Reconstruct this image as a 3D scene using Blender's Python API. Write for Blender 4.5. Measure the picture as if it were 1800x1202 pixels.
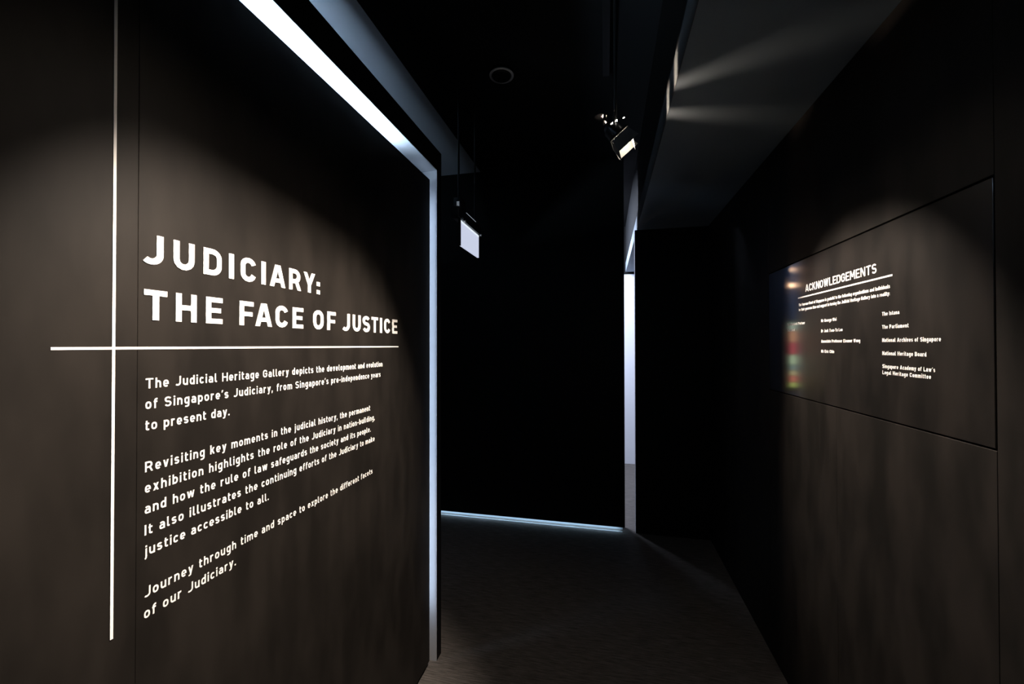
import bpy, bmesh, math, random
from math import sin, cos, pi, radians
from mathutils import Vector, Matrix
random.seed(4)
for o in list(bpy.data.objects):
    bpy.data.objects.remove(o)
S = bpy.context.scene
COL = S.collection

# ------------------------------------------------------------------ camera
EYE = Vector((0, 0, 1.55))
F, YAW, PIT, ROL = 724.352626, 0.22374979, 0.00868224566, -0.00105237563
fw = Vector((-sin(YAW) * cos(PIT), cos(YAW) * cos(PIT), sin(PIT)))
r0 = Vector((cos(YAW), sin(YAW), 0)); u0 = r0.cross(fw)
rr = r0 * cos(ROL) + u0 * sin(ROL); uu = u0 * cos(ROL) - r0 * sin(ROL)
cd = bpy.data.cameras.new('camera'); cam = bpy.data.objects.new('camera', cd); COL.objects.link(cam)
cd.sensor_fit = 'HORIZONTAL'; cd.sensor_width = 36; cd.lens = F / 1800 * 36
cd.clip_start = .02; cd.clip_end = 60
M4 = Matrix((rr, uu, -fw)).transposed().to_4x4(); M4.translation = EYE
cam.matrix_world = M4
S.camera = cam

# ------------------------------------------------------------------ world, exposure, large lights
w = bpy.data.worlds.new('world'); S.world = w; w.use_nodes = True
w.node_tree.nodes['Background'].inputs[0].default_value = (.55, .75, 1, 1)
w.node_tree.nodes['Background'].inputs[1].default_value = .0006
S.view_settings.view_transform = 'Standard'; S.view_settings.look = 'None'
S.view_settings.gamma = 1; S.view_settings.exposure = 0
S.view_settings.use_curve_mapping = False

def area(name, loc, d, sx, sy, power, colr, parent=None, spread=pi):
    l = bpy.data.lights.new(name, 'AREA'); l.shape = 'RECTANGLE'; l.size = sx; l.size_y = sy
    l.energy = power; l.color = colr; l.spread = spread
    o = bpy.data.objects.new(name, l); COL.objects.link(o); o.location = loc
    o.rotation_euler = Vector(d).to_track_quat('-Z', 'Y').to_euler(); o.parent = parent
    return o
area('fill_light_behind', (0.0, -2.4, .9), (0, 1, .35), 1.5, 1.2, 1.4, (.5, .78, 1))       # added dim blue fill behind the camera, lifts the soffit
area('gallery_light', (-.95, 4.65, 2.95), (.30, .28, -1), 1.4, .9, 190, (.72, .8, 1))     # lights of the gallery behind the gap

# ------------------------------------------------------------------ key dimensions (metres)
XL, XF, XR = -.835, -.8147, .809        # lettered wall, its frame, right wall
YJ0, YJ1, YF = 1.905, 1.96, 3.558       # jamb, far wall
ZC, ZB, ZP, ZH0, ZH1 = 3.12, 2.515, 2.36, 2.42, 2.526

# ------------------------------------------------------------------ materials
def mat(name, base, rough=.5, metal=0, spec=.5, coat=0, crough=.1, emit=None, estr=0, noise=None, bump=None):
    m = bpy.data.materials.new(name); m.use_nodes = True
    nt = m.node_tree; b = nt.nodes['Principled BSDF']
    b.inputs['Base Color'].default_value = (*base, 1)
    b.inputs['Roughness'].default_value = rough; b.inputs['Metallic'].default_value = metal
    b.inputs['Specular IOR Level'].default_value = spec
    b.inputs['Coat Weight'].default_value = coat; b.inputs['Coat Roughness'].default_value = crough
    if emit: b.inputs['Emission Color'].default_value = (*emit, 1); b.inputs['Emission Strength'].default_value = estr
    tc = nt.nodes.new('ShaderNodeTexCoord')
    def ntex(scale, det, vec):
        mp = nt.nodes.new('ShaderNodeMapping'); mp.inputs['Scale'].default_value = vec
        nt.links.new(tc.outputs['Object'], mp.inputs[0])
        n = nt.nodes.new('ShaderNodeTexNoise'); n.inputs['Scale'].default_value = scale; n.inputs['Detail'].default_value = det
        nt.links.new(mp.outputs[0], n.inputs[0]); return n
    if noise:
        c2, sc, vec, lo, hi = noise
        n = ntex(sc, 5, vec)
        cr = nt.nodes.new('ShaderNodeValToRGB')
        cr.color_ramp.elements[0].position = lo; cr.color_ramp.elements[0].color = (*base, 1)
        cr.color_ramp.elements[1].position = hi; cr.color_ramp.elements[1].color = (*c2, 1)
        nt.links.new(n.outputs[0], cr.inputs[0]); nt.links.new(cr.outputs[0], b.inputs['Base Color'])
    if bump:
        sc, vec, st, di = bump
        n = ntex(sc, 3, vec)
        bp = nt.nodes.new('ShaderNodeBump'); bp.inputs['Strength'].default_value = st; bp.inputs['Distance'].default_value = di
        nt.links.new(n.outputs[0], bp.inputs['Height']); nt.links.new(bp.outputs[0], b.inputs['Normal'])
    return m
M = {}
M['panel'] = mat('charcoal_laminate', (.0095, .0083, .0074), .5, spec=.10,
                 noise=((.0165, .0142, .0125), 5.5, (1, 2.2, .75), .36, .66), bump=(60, (1, 1, .25), .12, .0006))
M['panel_gloss'] = mat('charcoal_laminate_gloss', (.0085, .0078, .0074), .30, spec=.55, coat=.9, crough=.085,
                       noise=((.0165, .0143, .0132), 5.5, (1, 2.2, .75), .36, .66), bump=(50, (1, 1, .06), .10, .0004))
M['panel_satin'] = mat('charcoal_laminate_satin', (.0085, .0078, .0072), .52, spec=.10, coat=0, crough=.15,
                       noise=((.0165, .0143, .0130), 5.5, (1, 2.2, .75), .36, .66), bump=(50, (1, 1, .06), .10, .0004))
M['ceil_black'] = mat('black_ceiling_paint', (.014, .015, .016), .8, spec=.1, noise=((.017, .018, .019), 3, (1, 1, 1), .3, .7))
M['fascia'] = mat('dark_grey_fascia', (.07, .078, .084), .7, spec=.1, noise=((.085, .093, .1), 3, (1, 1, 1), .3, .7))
M['black'] = mat('matt_black_paint', (.0035, .0035, .0038), .6, spec=.15, noise=((.005, .005, .005), 3, (1, 1, 1), .3, .7))
M['core'] = mat('dark_board', (.02, .02, .021), .7, spec=.1)
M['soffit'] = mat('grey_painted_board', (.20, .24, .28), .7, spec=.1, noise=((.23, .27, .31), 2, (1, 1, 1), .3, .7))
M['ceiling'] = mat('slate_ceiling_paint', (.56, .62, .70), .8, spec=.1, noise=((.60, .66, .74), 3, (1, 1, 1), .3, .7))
M['reveal'] = mat('satin_aluminium_reveal', (.30, .31, .33), .5, spec=.4, noise=((.34, .35, .37), 4, (1, .4, 1), .3, .7))
M['white'] = mat('white_vinyl', (.86, .85, .83), .5, spec=.2)
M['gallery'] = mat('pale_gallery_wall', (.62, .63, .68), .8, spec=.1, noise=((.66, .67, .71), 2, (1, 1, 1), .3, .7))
M['metal'] = mat('black_metal', (.006, .006, .006), .35, metal=.0, spec=.5)
M['chrome'] = mat('chrome_cap', (.7, .72, .75), .15, metal=1)
M['led'] = mat('cool_light_strip', (.8, .85, .9), .5, emit=(.60, .79, 1), estr=105)
M['led_jamb'] = mat('cool_light_strip_jamb', (.8, .85, .9), .5, emit=(.6, .76, 1), estr=17)
M['led_foot'] = mat('cool_light_strip_foot', (.8, .85, .9), .5, emit=(.55, .8, 1), estr=12)
M['lens'] = mat('lit_lens', (.8, .8, .8), .5, emit=(1, .86, .68), estr=160)
M['lamp_in'] = mat('barn_door_inner', (.10, .10, .10), .5, spec=.3)
M['rear_glint'] = mat('glowing_glint', (.8, .8, .8), .5, emit=(1, .93, .85), estr=6)  # emissive bits stand in for the glints on the lamp's rear

# carpet: fine ribs across the corridor
def carpet():
    m = mat('ribbed_carpet', (.05, .045, .042), .9, spec=.05)
    nt = m.node_tree; b = nt.nodes['Principled BSDF']; tc = nt.nodes['Texture Coordinate']
    mp = nt.nodes.new('ShaderNodeMapping'); mp.inputs['Scale'].default_value = (7, 120, 1); mp.inputs['Rotation'].default_value = (0, 0, radians(3))
    nt.links.new(tc.outputs['Object'], mp.inputs[0])
    n = nt.nodes.new('ShaderNodeTexNoise'); n.inputs['Scale'].default_value = 1.5; n.inputs['Detail'].default_value = 6
    n.inputs['Roughness'].default_value = .7
    nt.links.new(mp.outputs[0], n.inputs[0])
    mp2 = nt.nodes.new('ShaderNodeMapping'); mp2.inputs['Scale'].default_value = (420, 420, 1)
    nt.links.new(tc.outputs['Object'], mp2.inputs[0])
    n2 = nt.nodes.new('ShaderNodeTexNoise'); n2.inputs['Scale'].default_value = 1; nt.links.new(mp2.outputs[0], n2.inputs[0])
    mx = nt.nodes.new('ShaderNodeMath'); mx.operation = 'MULTIPLY_ADD'; mx.inputs[1].default_value = .5
    nt.links.new(n2.outputs[0], mx.inputs[0]); nt.links.new(n.outputs[0], mx.inputs[2])
    cr = nt.nodes.new('ShaderNodeValToRGB')
    cr.color_ramp.elements[0].position = .55; cr.color_ramp.elements[0].color = (.034, .031, .029, 1)
    cr.color_ramp.elements[1].position = .98; cr.color_ramp.elements[1].color = (.165, .15, .14, 1)
    nt.links.new(mx.outputs[0], cr.inputs[0]); nt.links.new(cr.outputs[0], b.inputs['Base Color'])
    bp = nt.nodes.new('ShaderNodeBump'); bp.inputs['Strength'].default_value = .5; bp.inputs['Distance'].default_value = .003
    nt.links.new(mx.outputs[0], bp.inputs['Height']); nt.links.new(bp.outputs[0], b.inputs['Normal'])
    return m
M['carpet'] = carpet()

# ------------------------------------------------------------------ helpers
def bx(bm, x0, x1, y0, y1, z0, z1, bev=0):
    vs = [bm.verts.new((x, y, z)) for x in (x0, x1) for y in (y0, y1) for z in (z0, z1)]
    for f in ((0, 1, 3, 2), (4, 6, 7, 5), (0, 4, 5, 1), (2, 3, 7, 6), (0, 2, 6, 4), (1, 5, 7, 3)):
        bm.faces.new([vs[i] for i in f])
    if bev:
        es = {e for v in vs for e in v.link_edges}
        bmesh.ops.bevel(bm, geom=list(es), offset=bev, segments=1, affect='EDGES')
def obj(name, bm, m, parent=None, smooth=False):
    bmesh.ops.recalc_face_normals(bm, faces=bm.faces)
    me = bpy.data.meshes.new(name); bm.to_mesh(me); bm.free()
    me.materials.append(M[m] if isinstance(m, str) else m)
    if smooth:
        for p in me.polygons: p.use_smooth = True
    o = bpy.data.objects.new(name, me); COL.objects.link(o)
    if parent:
        o.parent = parent; o.location = -parent.location
    return o
def box(name, m, x0, x1, y0, y1, z0, z1, parent=None, bev=0):
    bm = bmesh.new(); bx(bm, x0, x1, y0, y1, z0, z1, bev); return obj(name, bm, m, parent)
def tag(o, label, cat, group=None):
    o['label'] = label; o['category'] = cat
    if group: o['group'] = group
    return o
def struct(o, label=None):
    o['kind'] = 'structure'
    if label: o['label'] = label
    return o
def thing(name, loc, label, cat, group=None):
    o = bpy.data.objects.new(name, None); COL.objects.link(o); o.location = loc; o.empty_display_size = .1
    return tag(o, label, cat, group)
def cyl(bm, p0, p1, r0_, r1_=None, seg=24, caps=True):
    if r1_ is None: r1_ = r0_
    p0 = Vector(p0); p1 = Vector(p1); d = (p1 - p0).normalized()
    a = d.orthogonal().normalized(); b = d.cross(a)
    A = [bm.verts.new(p0 + (a * cos(2 * pi * i / seg) + b * sin(2 * pi * i / seg)) * r0_) for i in range(seg)]
    B = [bm.verts.new(p1 + (a * cos(2 * pi * i / seg) + b * sin(2 * pi * i / seg)) * r1_) for i in range(seg)]
    for i in range(seg):
        j = (i + 1) % seg; bm.faces.new((A[i], A[j], B[j], B[i]))
    if caps: bm.faces.new(A[::-1]); bm.faces.new(B)

# ------------------------------------------------------------------ the setting
struct(box('floor', 'carpet', -3.2, 2.4, -2.6, 5.8, -.05, 0), 'dark ribbed carpet floor')
struct(box('ceiling', 'ceil_black', -1.10, 2.4, -2.6, 5.8, ZC, ZC + .05), 'high black ceiling of the corridor')
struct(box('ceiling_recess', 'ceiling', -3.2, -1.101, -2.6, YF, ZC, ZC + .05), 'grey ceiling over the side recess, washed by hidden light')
struct(box('ceiling_gallery', 'black', -3.2, -1.101, YF, 5.8, ZC, ZC + .05), 'black ceiling of the gallery')

# left wall: partition core, two laminate panels floating in a lit reveal
wl = struct(box('wall_left', 'core', -1.06, -.945, -2.5, YJ0 - .01, 0, 2.335), 'left partition with large white introduction lettering')
box('panel', 'panel', -.857, XL, -2.5, .5826, .028, ZP, wl, .0006)
box('panel', 'panel', -.857, XL, .5829, 1.8655, .028, ZP, wl, .0006)
box('panel_batten', 'core', -.945, -.857, -2.5, 1.80, .10, 2.325, wl)
# kick trim under the panels
box('kick_plate', 'reveal', -.868, -.862, -2.5, 1.90, 0, .10, wl)

# surround: head bar and jamb
tl = struct(box('trim_1', 'black', -.938, XF, -2.5, YJ1, ZH0 + .003, ZH1), 'black head bar of the lit surround')
box('reveal_face', 'reveal', -.936, XF - .0005, -2.5, YJ0, ZH0, ZH0 + .0028, tl)
ls = box('light_strip', 'led', -.911, -.902, -2.5, 1.60, 2.327, 2.352, tl); ls['label'] = 'cool white light strip'
box('mitre_joint', 'chrome', -.900, XF - .0005, YJ0 - .0015, YJ0, ZH0 - .0018, ZH0 - .0002, tl)
tj = struct(box('trim_2', 'black', -1.06, XF, YJ0 + .003, YJ1, 0, ZH0 + .0025), 'black jamb of the lit surround')
box('reveal_face', 'reveal', -.940, XF - .0005, YJ0, YJ0 + .0028, 0, ZH0 - .0005, tj)
lj = box('light_strip', 'led_jamb', -.911, -.902, 1.80, 1.838, .26, 2.30, tj); lj['label'] = 'cool white light strip'

# far wall: slab hovering over a lit shadow gap
wf = struct(box('wall_far', 'black', -3.1, .150, YF, YF + .10, .036, ZC), 'black far wall floating over a lit gap')
box('kick_plate', 'reveal', -3.1, .135, YF + .045, YF + .05, 0, .036, wf)
lf = area('foot_light', (-1.49, YF + .02, .0345), (0, .05, -1), 3.2, .008, 3.0, (.5, .76, 1), wf)
for a, b in ((-3.1, -.62), (-.618, .13)):
    box('floor_profile', 'reveal', a, b, YF - .004, YF + .006, 0, .003 if a < -1 else .0022, wf, .0006)

# front return on the right of the gap, beam, right wall
struct(box('wall_front', 'black', .239, XR + .02, YF, YF + .07, 0, 2.507), 'black return wall beside the narrow gap')
box('edge_highlight', 'reveal', .1502, .1512, YF + .003, YF + .097, .036, 2.6, wf)  # pale strip added as the bright highlight along the wall end
struct(box('edge_highlight_return', 'reveal', .2375, .2388, YF + .002, YF + .068, 0, 2.505), 'pale strip standing in for the lit edge of the return wall')  # pale colour stands in for light grazing this wall edge
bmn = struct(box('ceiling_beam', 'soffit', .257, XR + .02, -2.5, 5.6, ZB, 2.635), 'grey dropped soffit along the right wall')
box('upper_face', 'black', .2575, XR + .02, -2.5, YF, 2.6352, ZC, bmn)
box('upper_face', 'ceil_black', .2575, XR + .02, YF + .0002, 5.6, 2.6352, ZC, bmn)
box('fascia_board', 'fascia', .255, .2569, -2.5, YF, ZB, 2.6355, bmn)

wr = struct(box('wall_right', 'core', XR + .026, XR + .10, -2.5, YF + .07, 0, ZB), 'right wall of dark panels with acknowledgements lettering')
g = .0025
def rp(name, y0, y1, z0, z1, m='panel_satin', x=XR):
    return box(name, m, x, XR + .024, y0, y1, z0, z1, wr, .0008)
rp('panel', -2.5, 1.0825 - .0004, 0, ZB - .001)
rp('panel', 1.0825 + .0004, 2.3305, 1.912 + g, ZB - .001)
rp('panel', 1.0825 + .0004, 1.7086 - .0004, 0, 1.3270 - g)
rp('panel', 1.7086 + .0004, 2.3305, 0, 1.3270 - g)
rp('panel', 2.3305 + .0009, YF - .001, 0, ZB - .001)
hp = rp('hatch_panel', 1.0825 + .004, 2.3305 - g, 1.3270 + g, 1.912 - g, 'panel_gloss'); hp['label'] = 'recessed lettered hatch panel'

# gallery room seen through the gap
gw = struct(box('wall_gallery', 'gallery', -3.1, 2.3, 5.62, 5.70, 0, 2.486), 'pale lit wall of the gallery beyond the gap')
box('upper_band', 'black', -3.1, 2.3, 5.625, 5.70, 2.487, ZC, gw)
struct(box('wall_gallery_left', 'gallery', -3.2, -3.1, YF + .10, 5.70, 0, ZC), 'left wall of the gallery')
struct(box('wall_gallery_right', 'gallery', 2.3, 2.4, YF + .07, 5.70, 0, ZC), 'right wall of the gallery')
struct(box('wall_recess_left', 'black', -3.2, -3.1, -2.6, YF, 0, ZC), 'dark wall of the side recess')

M['navy'] = mat('navy_backdrop', (.010, .028, .065), .6, spec=.2)
box('display_backdrop', 'navy', -1.7, -.16, 5.595, 5.62, 0, 2.60, gw)
# exhibit board in the gallery, seen mirrored in the satin wall
ex = thing('exhibit_board', (-.53, 5.61, 1.1), 'narrow backlit exhibit board with coloured blocks, mirrored in the right wall', 'exhibit')
box('backing', 'metal', -.64, -.42, 5.58, 5.594, 1.02, 1.86, ex)
zz = 1.83
for h_, c_ in ((.10, (.75, .95, .7)), (.14, (1, .45, .2)), (.15, (.75, .06, .08)), (.12, (.75, 1, .6)), (.07, (.3, .45, .4)), (.06, (.9, .75, .35)), (.08, (1, .25, .15)), (.06, (.75, .9, .2))):
    t_ = box('colour_block', mat('lit_colour_block', (.1, .1, .1), .5, emit=c_, estr=3.6), -.60, -.46, 5.573, 5.58, zz - h_, zz - .008, ex)
    zz -= h_
for i, (z_, x_) in enumerate(((2.46, -.53), (2.27, -.56))):
    t_ = thing('gallery_downlight', (x_, 5.55, z_), ('warm downlight high on the gallery wall, upper of two', 'warm downlight on the gallery wall, lower of two')[i], 'light', 'gallery downlights')
    bm = bmesh.new(); cyl(bm, (x_, 5.58, z_), (x_, 5.62, z_), .03); obj('housing', bm, 'metal', t_)
    bm = bmesh.new(); cyl(bm, (x_, 5.57, z_), (x_, 5.58, z_), .025); obj('lens', bm, mat('warm_lens', (.1, .1, .1), emit=(1, .6, .35), estr=40), t_)

# ------------------------------------------------------------------ stroke lettering (narrow grotesque drawn from strokes)
def arc(cx, cy, rx, ry, a0, a1, n=7):
    return [(cx + rx * cos(radians(a0 + (a1 - a0) * i / n)), cy + ry * sin(radians(a0 + (a1 - a0) * i / n))) for i in range(n + 1)]
def font(wt, n=7):
    t = wt / 2; T = 1 - t; XH = .735; xt = XH - t; b = t; G = {}
    def A_(*a): return arc(*a, n)
    def s(*pts): return ('s', [p for q in pts for p in (q if isinstance(q, list) else [q])], False)
    def c(*pts): return ('s', [p for q in pts for p in (q if isinstance(q, list) else [q])], True)
    def d(x0, y0, x1, y1, k=1.0):      # diagonal with level cuts
        hw = t * k * math.hypot(x1 - x0, y1 - y0) / abs(y1 - y0)
        return ('p', [(x0 - hw, y0), (x0 + hw, y0), (x1 + hw, y1), (x1 - hw, y1)])
    def bar(x0, x1, y0, y1): return ('p', [(x0, y0), (x1, y0), (x1, y1), (x0, y1)])
    def dhw(dx, dy): return t * math.hypot(dx, dy) / abs(dy)
    def stad(x0, x1, y0, y1):
        rx = (x1 - x0) / 2; ry = min(rx * 1.05, (y1 - y0) / 2); m = (x0 + x1) / 2
        return c(A_(m, y1 - ry, rx, ry, 0, 180), A_(m, y0 + ry, rx, ry, 180, 360))
    def add(ch, W, *pr): G[ch] = (W, list(pr))
    def dA(W, h=1.0):
        hw = dhw(W / 2 - 1.2 * t, h); l = hw; r_ = W - hw; m = W / 2; k = .03
        return [d(l, 0, m - k, h), d(r_, 0, m + k, h)], hw
    W = .80; pr, hw = dA(W); add('A', W, *pr, bar(W * .26, W * .74, .20, .20 + wt * .9))
    W = .70; add('B', W, s((t, b), (t, T)), s((t, T), (W - t - .24, T), A_(W - t - .24, T - .21, .21, .21, 90, -90), (t, T - .42)), s((t, T - .42), (W - t - .25, T - .42), A_(W - t - .25, (T - .42 + b) / 2, .25, (T - .42 - b) / 2, 90, -90), (t, b)), bar(0, wt, 0, 1))
    W = .68; R = (W - wt) / 2
    add('C', W, s(A_(W / 2, T - R, R, R, 14, 180), A_(W / 2, b + R, R, R, 180, 346)))
    add('D', .72, bar(0, wt, 0, 1), s((t, T), (.72 - t - .27, T), A_(.72 - t - .27, T - .27, .27, .27, 90, 0), A_(.72 - t - .27, b + .27, .27, .27, 0, -90), (t, b)))
    add('E', .63, bar(0, wt, 0, 1), bar(0, .63, 1 - wt * .93, 1), bar(0, .63, 0, wt * .93), bar(0, .57, .5 - wt * .42, .5 + wt * .47))
    add('F', .62, bar(0, wt, 0, 1), bar(0, .62, 1 - wt * .93, 1), bar(0, .57, .47 - wt * .42, .47 + wt * .47))
    W = .70; R = (W - wt) / 2
    add('G', W, s(A_(W / 2, T - R, R, R, 14, 180), A_(W / 2, b + R, R, R, 180, 360), (W - t, .50 - t)), bar(W * .5, W, .50 - wt * .45, .50 + wt * .45))
    add('H', .72, bar(0, wt, 0, 1), bar(.72 - wt, .72, 0, 1), bar(0, .72, .5 - wt * .44, .5 + wt * .46))
    add('I', wt, bar(0, wt, 0, 1))
    W = .58; add('J', W, s((W - t, 1), (W - t, b + .25), A_(W - t - .25, b + .25, .25, .25, 0, -90), A_(W - t - .25, b + .25, .25, .25, -90, -132)))
    add('K', .74, bar(0, wt, 0, 1), d(.10 + t, .36, .70 - t * 1.2, 1), d(.30, .56, .72 - t * 1.1, 0))
    add('L', .60, bar(0, wt, 0, 1), bar(0, .60, 0, wt * .93))
    add('M', .86, bar(0, wt, 0, 1), bar(.86 - wt, .86, 0, 1), d(.43, .26, t * 1.25, 1), d(.43, .26, .86 - t * 1.25, 1))
    add('N', .75, bar(0, wt, 0, 1), bar(.75 - wt, .75, 0, 1), d(.75 - t * 1.25, 0, t * 1.25, 1))
    add('O', .71, stad(t, .71 - t, b, T))
    add('P', .70, bar(0, wt, 0, 1), s((t, T), (.70 - t - .25, T), A_(.70 - t - .25, T - .25, .25, .25, 90, -90), (t, T - .5)))
    add('R', .73, bar(0, wt, 0, 1), s((t, T), (.68 - t - .24, T), A_(.68 - t - .24, T - .24, .24, .24, 90, -90), (t, T - .48)), d(.40, .5, .73 - t * 1.15, 0))
    def ess(W, H, k=0):
        R = (W - wt) / 2; T_ = H - t; mid = H / 2 + .01; r1 = (T_ - mid) / 2; r2 = (mid - b) / 2
        return s(A_(W / 2, T_ - r1, R, r1, 28, 90), A_(t + r1 * 1.1, T_ - r1, r1 * 1.1, r1, 90, 250), (W * .5, mid), A_(W - t - r2 * 1.1, b + r2, r2 * 1.1, r2, 70, -90), A_(W / 2, b + r2, R, r2, -90, -155))
    add('S', .68, ess(.68, 1))
    add('T', .70, bar(0, .70, 1 - wt * .93, 1), bar(.35 - t, .35 + t, 0, 1))
    W = .71; R = (W - wt) / 2; add('U', W, s((t, 1), (t, b + R), A_(W / 2, b + R, R, R, 180, 360), (W - t, 1)))
    add('W', 1.06, d(.30, 0, t * 1.1, 1), d(.30, 0, .53, 1, .95), d(.76, 0, .53, 1, .95), d(.76, 0, 1.06 - t * 1.1, 1))
    W = .76; hw = dhw(W / 2 - t, .6); add('Y', W, d(W / 2, .40, hw, 1), d(W / 2, .40, W - hw, 1), bar(W / 2 - t, W / 2 + t, 0, .45))
    # lower case
    W = .54; R = (W - wt) / 2
    add('a', W, s((t * 1.3, xt - .07), A_(W / 2 - .01, xt - .17, R * .98, .17, 118, 0), (W - t, 0)), c(A_(.19, (b + .40) / 2, .19 - t, (.40 - b) / 2, 90, 270), (W - t, b), (W - t, .40)))
    def bowl(): return stad(t, W - t, b, xt)
    add('b', W, bar(0, wt, 0, 1), bowl()); add('d', W, bar(W - wt, W, 0, 1), bowl()); add('o', W, bowl())
    add('p', W, bar(0, wt, -.26, XH), bowl()); add('q', W, bar(W - wt, W, -.26, XH), bowl())
    add('c', .50, s(A_(.5 / 2 + .02, xt - .23, .25 + .02 - t, .23, 35, 180), A_(.5 / 2 + .02, b + .23, .27 - t, .23, 180, 325)))
    add('e', W, s((W - t, .34), (W - t, xt - .23), A_(W / 2, xt - .23, R, .23, 0, 180), A_(W / 2, b + .23, R, .23, 180, 318)), bar(t, W, .345 - wt * .4, .345 + wt * .4))
    add('f', .36, s((.36, T), (.30, T), A_(.30, T - .16, .17, .16, 90, 180), (.13, 0)), bar(0, .34, XH - wt * .9, XH))
    add('g', W, bowl(), s((W - t, XH), (W - t, -.09), A_(W - t - .20, -.09, .20, .17, 0, -90), (.09, -.26)))
    add('h', W, bar(0, wt, 0, 1), s((t, xt - .2), A_(W / 2, xt - .22, R, .22, 150, 0), (W - t, 0)))
    add('i', wt, bar(0, wt, 0, XH), bar(0, wt, .85, .85 + wt * 1.05))
    add('j', wt + .08, s((.08 + t, XH), (.08 + t, -.12), A_(-.06 + t, -.12, .14, .14, 0, -80)), bar(.08, .08 + wt, .85, .85 + wt * 1.05))
    add('k', .53, bar(0, wt, 0, 1), d(.10 + t, .27, .51 - t * 1.2, XH), d(.25, .42, .53 - t * 1.1, 0))
    add('l', .27, s((t, 1), (t, b + .10), A_(t + .10, b + .10, .10, .10, 180, 270), (.27, b)))
    W2 = .86; r = (W2 - wt) / 4
    add('m', W2, bar(0, wt, 0, XH), s((t, xt - .17), A_(t + r, xt - .18, r, .18, 150, 0), (t + 2 * r, 0)), s((t + 2 * r, xt - .17), A_(t + 3 * r, xt - .18, r, .18, 150, 0), (W2 - t, 0)))
    add('n', W, bar(0, wt, 0, XH), s((t, xt - .2), A_(W / 2, xt - .22, R, .22, 150, 0), (W - t, 0)))
    add('r', .40, bar(0, wt, 0, XH), s((t, xt - .2), A_(.30, xt - .2, .30 - t, .2, 165, 75)))
    add('s', .50, ess(.50, XH))
    add('t', .36, s((.12, 1 - .06), (.12, b + .12), A_(.12 + .12, b + .12, .12, .12, 180, 270), (.36, b)), bar(0, .35, XH - wt * .9, XH))
    add('u', W, s((t, XH), (t, b + .22), A_(W / 2, b + .22, R, .22, 180, 330)), bar(W - wt, W, 0, XH))
    W3 = .54; add('v', W3, d(W3 / 2, 0, t * 1.1, XH), d(W3 / 2, 0, W3 - t * 1.1, XH))
    add('w', .82, d(.235, 0, t * 1.1, XH), d(.235, 0, .41, XH, .95), d(.585, 0, .41, XH, .95), d(.585, 0, .82 - t * 1.1, XH))
    add('x', .54, d(t * 1.3, 0, .54 - t * 1.3, XH), d(.54 - t * 1.3, 0, t * 1.3, XH))
    add('y', W3, d(W3 / 2, .02, t * 1.1, XH), d(W3 / 2 - (W3 / 2 - t * 1.1) / XH * .22, -.22, W3 - t * 1.1, XH), bar(.03, .20, -.26, -.26 + wt * .9))
    q = wt * 1.05
    add('.', q, bar(0, q, 0, q)); add(':', q, bar(0, q, 0, q), bar(0, q, .42, .42 + q))
    add(',', q, ('p', [(.0, q), (q, q), (q * .55, -.16), (-.02, -.16)]))
    add("'", q, ('p', [(.03, 1), (q + .03, 1), (q * .5, .72), (-.01, .72)]))
    add('-', .34, bar(0, .34, .345, .345 + wt * .9))
    add(' ', .26)
    return G
def glyph(bm, prims, ox, oy, sx, sy, wt, place, th):
    for pi_, (kind, *rest) in enumerate(prims):
        if pi_: th += .00006
        if kind == 'p':
            poly = rest[0]
            quads = [poly]; outer = [poly]
            Fr = [bm.verts.new(place(ox + x * sx, oy + y * sy, th)) for x, y in poly]
            Bk = [bm.verts.new(place(ox + x * sx, oy + y * sy, 0)) for x, y in poly]
            bm.faces.new(Fr); k = len(Fr)
            for i in range(k): bm.faces.new((Fr[i], Bk[i], Bk[(i + 1) % k], Fr[(i + 1) % k]))
        else:
            pts, closed = rest; pp = []
            for p in pts:
                if not pp or math.hypot(p[0] - pp[-1][0], p[1] - pp[-1][1]) > 1e-4: pp.append(p)
            if closed and math.hypot(pp[0][0] - pp[-1][0], pp[0][1] - pp[-1][1]) < 1e-4: pp.pop()
            k = len(pp); h = wt / 2; L = []; R = []
            for i in range(k):
                a = pp[i - 1] if (i > 0 or closed) else None; c_ = pp[(i + 1) % k] if (i < k - 1 or closed) else None
                def nrm(u, v):
                    dx, dy = v[0] - u[0], v[1] - u[1]; l = math.hypot(dx, dy); return (-dy / l, dx / l)
                if a is None: nx, ny = nrm(pp[i], c_); m = 1
                elif c_ is None: nx, ny = nrm(a, pp[i]); m = 1
                else:
                    n1 = nrm(a, pp[i]); n2 = nrm(pp[i], c_); nx, ny = n1[0] + n2[0], n1[1] + n2[1]; l = math.hypot(nx, ny) or 1
                    nx /= l; ny /= l; m = min(1.6, 1 / max(.3, nx * n1[0] + ny * n1[1]))
                L.append((pp[i][0] + nx * h * m, pp[i][1] + ny * h * m)); R.append((pp[i][0] - nx * h * m, pp[i][1] - ny * h * m))
            V = [[bm.verts.new(place(ox + x * sx, oy + y * sy, z)) for x, y in Q] for Q, z in ((L, th), (R, th), (L, 0), (R, 0))]
            for i in range(k if closed else k - 1):
                j = (i + 1) % k
                bm.faces.new((V[0][i], V[0][j], V[1][j], V[1][i]))
                bm.faces.new((V[0][i], V[2][i], V[2][j], V[0][j])); bm.faces.new((V[1][i], V[1][j], V[3][j], V[3][i]))
            if not closed:
                for i in (0, k - 1): bm.faces.new((V[0][i], V[1][i], V[3][i], V[2][i]))
FB, FM, FR_ = font(.20), font(.155, 5), font(.17, 5)
def left_place(x, y, z): return (XL + z, x, y)            # reading direction +Y on the left wall
def right_place(x, y, z): return (XR - z, -x, y)          # reading direction -Y on the right wall
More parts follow.
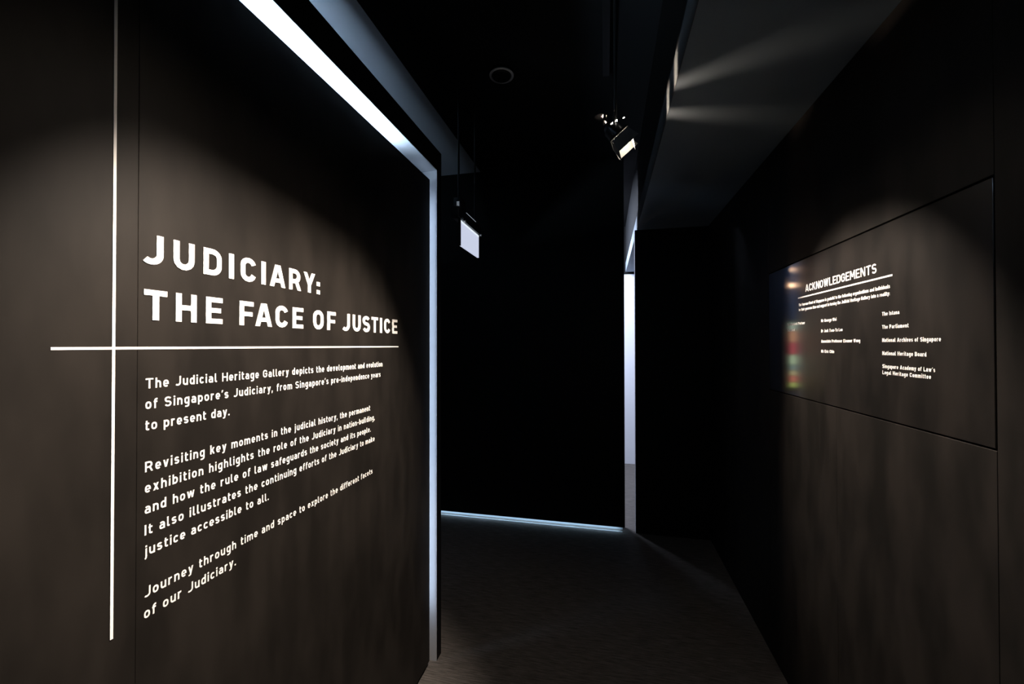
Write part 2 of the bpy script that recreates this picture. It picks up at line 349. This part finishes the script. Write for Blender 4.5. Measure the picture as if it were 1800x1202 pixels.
def line(txt, f, wt, x0, x1, z, cap, place, th=.0006, parent=None, name='text_line', space=None):
    adv = [f[ch][0] * cap for ch in txt]
    if space: adv = [space * cap if ch == ' ' else a for ch, a in zip(txt, adv)]
    trk = (x1 - x0 - sum(adv)) / (len(txt) - 1)
    sx = 1
    if trk < .035 * cap or trk > .22 * cap:                    # squeeze or widen a little rather than collide
        want = min(max(trk, .06 * cap), .16 * cap); sx = (x1 - x0 - want * (len(txt) - 1)) / sum(adv); trk = want
    bm = bmesh.new(); x = x0
    for ch, a in zip(txt, adv):
        glyph(bm, f[ch][1], x, z, cap * sx, cap, wt, place, th); x += a * sx + trk
    me = bpy.data.meshes.new(name); bm.to_mesh(me); bm.free(); me.materials.append(M['white'])
    o = bpy.data.objects.new(name, me); COL.objects.link(o)
    if parent: o.parent = parent; o.location = -parent.location
    return o

# left wall title, letter by letter
CAP = .0570
T1 = [('J', .5903, .6264), ('U', .645, .6879), ('D', .7075, .7502), ('I', .7682, .7811), ('C', .7989, .8426), ('I', .8584, .8719), ('A', .8854, .9372), ('R', .9504, .9957), ('Y', 1.0053, 1.0525), (':', 1.0598, 1.0735)]
T2 = [('T', .5921, .6338), ('H', .6502, .693), ('E', .7134, .7526), ('F', .7961, .8359), ('A', .8416, .8925), ('C', .9041, .9471), ('E', .9636, 1.0044), ('O', 1.0452, 1.0905), ('F', 1.1075, 1.1479), ('J', 1.184, 1.2222), ('U', 1.2387, 1.2844), ('S', 1.2972, 1.3424), ('T', 1.3535, 1.3967), ('I', 1.4119, 1.4257), ('C', 1.4423, 1.4866), ('E', 1.5023, 1.5438)]
for T_, z_, lab in ((T1, 1.7035, 'large white JUDICIARY: lettering, upper title line on the left wall'), (T2, 1.5987, 'large white THE FACE OF JUSTICE lettering above the thin white cross line')):
    t_ = thing('wall_title', (XL, T_[0][1], z_), lab, 'lettering')
    for ch, a, b in T_:
        G_ = FB[ch]; bm = bmesh.new()
        glyph(bm, G_[1], a, z_, (b - a) / G_[0], CAP, .20, left_place, .0015)
        me = bpy.data.meshes.new('letter'); bm.to_mesh(me); bm.free(); me.materials.append(M['white'])
        o = bpy.data.objects.new('letter', me); COL.objects.link(o); o.parent = t_; o.location = -t_.location
t_ = thing('cross_line', (XL, .545, 1.546), 'thin white cross of one tall upright and one long level line on left wall', 'line')
box('level_line', 'white', XL + .0003, XL + .0010, .4616, 1.5537, 1.5438, 1.5483, t_)
box('upright_line', 'white', XL + .0003, XL + .0012, .5424, .5470, 1.0432, ZP - .002, t_)

PARA = [('white paragraph below the cross line starting The Judicial Heritage Gallery', [
            ("The Judicial Heritage Gallery depicts the development and evolution", 1.4297, 1.4706),
            ("of Singapore's Judiciary, from Singapore's pre-independence years", 1.4160, 1.4322),
            ("to present day.", .7724, 1.3925)]),
        ('white middle paragraph on the left wall starting Revisiting key moments', [
            ("Revisiting key moments in the judicial history, the permanent", 1.3455, 1.3153),
            ("exhibition highlights the role of the Judiciary in nation-building,", 1.3765, 1.2765),
            ("and how the rule of law safeguards the society and its people.", 1.3494, 1.2378),
            ("It also illustrates the continuing efforts of the Judiciary to make", 1.3756, 1.1982),
            ("justice accessible to all.", .8851, 1.1597)]),
        ('white lowest paragraph on the left wall starting Journey through time', [
            ("Journey through time and space to explore the different facets", 1.3620, 1.0828),
            ("of our Judiciary.", .7907, 1.0442)])]
for lab, ls_ in PARA:
    t_ = thing('wall_text', (XL, .5975, ls_[-1][2]), lab, 'lettering', )
    for s_, e_, z_ in ls_:
        line(s_, FM, .152, .5965, e_, z_, .0190, left_place, parent=t_)

# right wall lettering
t_ = thing('wall_title', (XR, 1.7, 1.771), 'white ACKNOWLEDGEMENTS heading on the right wall', 'lettering')
line('ACKNOWLEDGEMENTS', FM, .155, -1.936, -1.4757, 1.7712, .0295, right_place, parent=t_)
tag(box('rule_line', 'white', XR - .0008, XR, 1.404, 2.0037, 1.7503, 1.7552), 'straight white rule under the ACKNOWLEDGEMENTS heading', 'line')
def rblock(lab, items, cap=.0113):
    y_ = items[0][1]
    t_ = thing('wall_text', (XR, y_, items[-1][3]), lab, 'lettering')
    for s_, a, b, z_ in items:
        line(s_, FR_, .17, -a, -b, z_, cap, right_place, parent=t_)
rblock('small two-line white sentence under the right wall rule', [
    ("The Supreme Court of Singapore is grateful to the following organisations and individuals", 1.9975, 1.4155, 1.7168),
    ("for their generous time and support in turning the Judicial Heritage Gallery into a reality:", 1.9975, 1.4165, 1.6962)])
rblock('small white words Development Partner above Tote Board on right wall', [
    ("Development Partner", 2.1135, 1.9435, 1.6385), ("Tote Board", 2.1135, 2.0377, 1.6122)])
C2 = [("Mr George Wei", 1.7026, 1.6383, 'Mr George Wei'), ("Dr Jack Tsen-Ta Lee", 1.6645, 1.5993, 'Dr Jack'), ("Associate Professor Eleanor Wong", 1.5618, 1.5598, 'Associate Professor'), ("Mr Eric Chin", 1.7195, 1.5213, 'Mr Eric')]
LB2 = ['topmost name line of the middle column on the right wall', 'second name line of the middle column on the right wall', 'third and widest name line of the middle column on the right wall', 'lowest name line of the middle column on the right wall']
for (s_, b, z_, _), lab in zip(C2, LB2):
    rblock('small white ' + lab, [(s_, 1.8105, b, z_)])
for lab, it in (('white words The Istana heading the right column', [("The Istana", 1.4515, 1.3771, 1.6380)]),
                ('white words The Parliament in the right column', [("The Parliament", 1.4515, 1.3409, 1.5988)]),
                ('white words National Archives of Singapore in the right column', [("National Archives of Singapore", 1.4515, 1.2298, 1.5594)]),
                ('white words National Heritage Board in the right column', [("National Heritage Board", 1.4515, 1.2778, 1.5205)]),
                ("white two-line entry Singapore Academy of Law's at foot of right column", [("Singapore Academy of Law's", 1.4515, 1.2489, 1.4818), ("Legal Heritage Committee", 1.4515, 1.2630, 1.4634)])):
    rblock(lab, it)

# ------------------------------------------------------------------ exit sign hanging past the jamb
M['glow_highlight'] = mat('painted_highlight', (.5, .5, .5), .4, emit=(.75, .85, 1), estr=.45)  # emission stands in for highlights on the sign housing
M['screw'] = mat('pale_screw', (.85, .88, .9), .3, spec=.5)
sg = thing('exit_sign', (-.8, 2.36, 2.262), 'hanging emergency sign with blank white lit panel beyond the jamb', 'sign')
box('housing', 'metal', -.835, -.785, 2.13, 2.56, 2.262, 2.318, sg, .002)
box('end_block', 'metal', -.835, -.790, 2.185, 2.26, 2.318, 2.385, sg, .002)
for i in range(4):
    box('vent_slot', M['glow_highlight'], -.815, -.800, 2.1835, 2.185, 2.336 + i * .007, 2.338 + i * .007, sg)  # real vents, their glow is a painted highlight
box('housing_highlight', M['glow_highlight'], -.7852, -.7840, 2.26, 2.44, 2.3175, 2.3192, sg)  # glowing line painted as the reflection on the housing's top edge
box('end_trim', 'core', -.8055, -.792, 2.184, 2.1895, 2.111, 2.262, sg)
ps = box('sign_panel', mat('lit_acrylic', (.8, .82, .85), .3, emit=(.74, .80, 1), estr=.78), -.805, -.7935, 2.190, 2.530, 2.114, 2.256, sg, .001); ps['label'] = 'blank white lit acrylic panel'
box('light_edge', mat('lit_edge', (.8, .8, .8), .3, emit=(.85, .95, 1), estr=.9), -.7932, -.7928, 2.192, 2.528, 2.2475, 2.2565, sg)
for y_ in (2.19, 2.235, 2.54):
    bm = bmesh.new(); bmesh.ops.create_uvsphere(bm, u_segments=12, v_segments=8, radius=.0075, matrix=Matrix.Translation((-.784, y_, 2.262)))
    obj('fixing_screw', bm, M['screw'], sg, True)
for y_ in (2.2, 2.5):
    bm = bmesh.new(); cyl(bm, (-.81, y_, 2.318), (-.81, y_, ZC), .006, seg=10); obj('hanging_rod', bm, 'metal', sg)

# ------------------------------------------------------------------ round detector on the ceiling
dt = thing('smoke_detector', (-.58, 2.28, ZC), 'round black detector disc on the dark ceiling', 'detector')
bm = bmesh.new(); cyl(bm, (-.58, 2.285, ZC), (-.58, 2.285, ZC - .02), .071, .068, 48); obj('base_ring', bm, mat('gloss_black_ring', (.02, .02, .02), .22, spec=.6), dt, True)
bm = bmesh.new(); cyl(bm, (-.58, 2.285, ZC - .017), (-.58, 2.285, ZC - .0205), .0705, .0695, 48); obj('rim_highlight', bm, mat('pale_rim_highlight', (.8, .8, .82), .25, spec=.6), dt, True)
bm = bmesh.new(); cyl(bm, (-.58, 2.285, ZC - .02), (-.58, 2.285, ZC - .028), .058, .05, 40); obj('cap', bm, 'metal', dt)

# ------------------------------------------------------------------ track and spotlights
tag(box('lighting_track', 'metal', -.012, .024, -1.2, 2.4, ZC - .034, ZC), 'black lighting track on the ceiling above the spotlights', 'track')
def spotlight(head, aim, label, watts, cone, blend, leak=False, doors=(14, 14, 22, 22), spill=30, roll=0):
    head = Vector(head); d = (Vector(aim) - head).normalized()
    t_ = thing('track_spotlight', (.006, head.y, ZC - .034), label, 'spotlight', 'track spotlights')
    t_.location = (.006, head.y, ZC - .034)
    side = Vector((0, 0, 1)).cross(d).normalized(); up = d.cross(side)
    if roll:
        q = Matrix.Rotation(radians(roll), 3, d); side = q @ side; up = q @ up
    def P(a, b, c): return head + side * a + up * b + d * c
    bm = bmesh.new(); cyl(bm, P(0, 0, -.035), P(0, 0, .018), .033, .037, 32, False); cyl(bm, P(0, 0, -.055), P(0, 0, -.035), .021, .031, 32)
    obj('lamp_body', bm, 'metal', t_)
    for i in range(4):
        bm = bmesh.new(); cyl(bm, P(0, 0, -.036 - i * .006), P(0, 0, -.034 - i * .006), .027 - i * .0015, None, 24); obj('cooling_fin', bm, 'metal', t_)
    bm = bmesh.new(); cyl(bm, P(0, 0, .012), P(0, 0, .014), .028, None, 32); obj('lens', bm, 'lens', t_)
    # square accessory frame and four barn doors
    a = .040
    bm = bmesh.new()
    for s1, s2, h1, h2 in ((0, a, a, .003), (0, -a, a, .003), (a, 0, .003, a), (-a, 0, .003, a)):
        vs = [bm.verts.new(P(s1 + i * h1, s2 + j * h2, c)) for i in (-1, 1) for j in (-1, 1) for c in (.016, .024)]
        for f in ((0, 1, 3, 2), (4, 6, 7, 5), (0, 4, 5, 1), (2, 3, 7, 6), (0, 2, 6, 4), (1, 5, 7, 3)): bm.faces.new([vs[k] for k in f])
    obj('filter_frame', bm, 'metal', t_)
    for k, (ln, sp) in enumerate(zip((.058, .052, .042, .056), doors)):
        ax, ay = ((0, 1), (0, -1), (1, 0), (-1, 0))[k]
        o_ = side * ax * a + up * ay * a; tdir = side * abs(ay) + up * abs(ax); out = (side * ax + up * ay)
        v = d * cos(radians(sp)) + out * sin(radians(sp)); nn = v.cross(tdir).normalized() * .0008
        base = head + o_ + d * .026; tip = base + v * ln
        bm = bmesh.new(); vs = []
        for s_ in (-1, 1):
            for p_, wd in ((base, .038), (tip, .047)):
                for e in (-1, 1): vs.append(bm.verts.new(p_ + tdir * wd * e + nn * s_))
        for f in ((0, 1, 3, 2), (4, 6, 7, 5), (0, 4, 5, 1), (2, 3, 7, 6), (0, 2, 6, 4), (1, 5, 7, 3)): bm.faces.new([vs[i] for i in f])
        obj('barn_door', bm, 'lamp_in', t_)
    # yoke and stem
    bm = bmesh.new()
    for s_ in (-1, 1):
        cyl(bm, head + side * .038 * s_ - d * .01, head + side * .038 * s_ - d * .01 + Vector((0, 0, .062)), .004, None, 8)
    cyl(bm, head + side * .038 - d * .01 + Vector((0, 0, .062)), head - side * .038 - d * .01 + Vector((0, 0, .062)), .004, None, 8)
    obj('yoke', bm, 'metal', t_)
    top = head - d * .01 + Vector((0, 0, .062))
    bm = bmesh.new(); cyl(bm, top, (top.x, top.y, ZC - .06), .007, None, 12); obj('stem', bm, 'metal', t_)
    box('track_adapter', 'metal', min(-.01, top.x - .012), max(.022, top.x + .012), top.y - .05, top.y + .05, ZC - .062, ZC - .034, t_)
    l = bpy.data.lights.new('spot_beam', 'SPOT'); l.energy = watts; l.color = (1, .85, .71); l.spot_size = radians(cone); l.spot_blend = blend; l.shadow_soft_size = .007
    o = bpy.data.objects.new('spot_beam', l); COL.objects.link(o); o.parent = t_
    o.location = P(0, 0, .022) - t_.location; o.rotation_euler = d.to_track_quat('-Z', 'Y').to_euler()
    l = bpy.data.lights.new('spill_beam', 'SPOT'); l.energy = spill; l.color = (1, .85, .71); l.spot_size = radians(120); l.spot_blend = .8; l.shadow_soft_size = .02
    o = bpy.data.objects.new('spill_beam', l); COL.objects.link(o); o.parent = t_
    o.location = P(0, 0, .020) - t_.location; o.rotation_euler = d.to_track_quat('-Z', 'Y').to_euler()
    if leak:
        c0 = Vector((-.018, 1.725, 2.476))
        az = sorted([-22.5, 16.5])
        bm = bmesh.new(); R_ = .024; gp = 4.0
        segs = [(-62, az[0] - gp), (az[0] + gp, az[1] - gp), (az[1] + gp, 62)]
        for a0, a1 in segs:
            n = max(2, int(abs(a1 - a0) / 8)); ring = []
            for i in range(n + 1):
                aa = radians(a0 + (a1 - a0) * i / n); ring.append([bm.verts.new(c0 + Vector((cos(aa) * q_, sin(aa) * q_, z_))) for q_, z_ in ((R_, -.012), (R_, .0135), (R_ + .001, .0135), (R_ + .001, -.012))])
            for i in range(n):
                for j in range(4): bm.faces.new((ring[i][j], ring[i][(j + 1) % 4], ring[i + 1][(j + 1) % 4], ring[i + 1][j]))
        n = 20; ring = []
        for i in range(n + 1):
            aa = radians(-65 + 130 * i / n); ring.append([bm.verts.new(c0 + Vector((cos(aa) * q_, sin(aa) * q_, z_))) for q_, z_ in ((.0228, -.012), (.0228, .0016), (.0236, .0016), (.0236, -.012))])
        for i in range(n):
            for j in range(4): bm.faces.new((ring[i][j], ring[i][(j + 1) % 4], ring[i + 1][(j + 1) % 4], ring[i + 1][j]))
        obj('streak_mask', bm, 'black', t_)  # added slotted shell and sill, cut the leaking light into two streaks
        bm = bmesh.new(); cyl(bm, c0 + Vector((0, 0, .0135)), c0 + Vector((0, 0, .015)), .0252, None, 24); obj('streak_mask_lid', bm, 'black', t_)  # added lid, stops the streaks climbing above the fascia
        for q0, q1, r_ in (((.0225, 1.688, 2.4335), (.0375, 1.688, 2.4445), .0034), ((.0415, 1.688, 2.4465), (.0475, 1.688, 2.4475), .0042), ((.0690, 1.690, 2.4540), (.0755, 1.690, 2.4575), .0020)):
            bm = bmesh.new(); cyl(bm, q0, q1, r_ * .8, r_, 12); obj('rear_glint', bm, 'rear_glint', t_)
        l = bpy.data.lights.new('vent_glow', 'SPOT'); l.energy = 36; l.color = (1, .8, .62); l.spot_size = radians(100); l.spot_blend = .5; l.shadow_soft_size = .003
        o = bpy.data.objects.new('vent_glow', l); COL.objects.link(o); o.parent = t_
        o.location = c0 - t_.location; o.rotation_euler = Vector((1, -.05, .32)).to_track_quat('-Z', 'Y').to_euler()
    return t_
spotlight((.046, 1.715, 2.403), (XR, 1.56, 1.42), 'black barn-door spotlight lit in view, aimed at the right wall', 200, 56, .6, leak=True, doors=(-17, 4, 16, 4), spill=6, roll=-4)
spotlight((.02, .92, 2.47), (XL, .93, 1.30), 'black barn-door spotlight nearer the viewer, aimed at the left wall', 310, 64, .55, doors=(-21, 14, -14, 30), spill=22, roll=5)
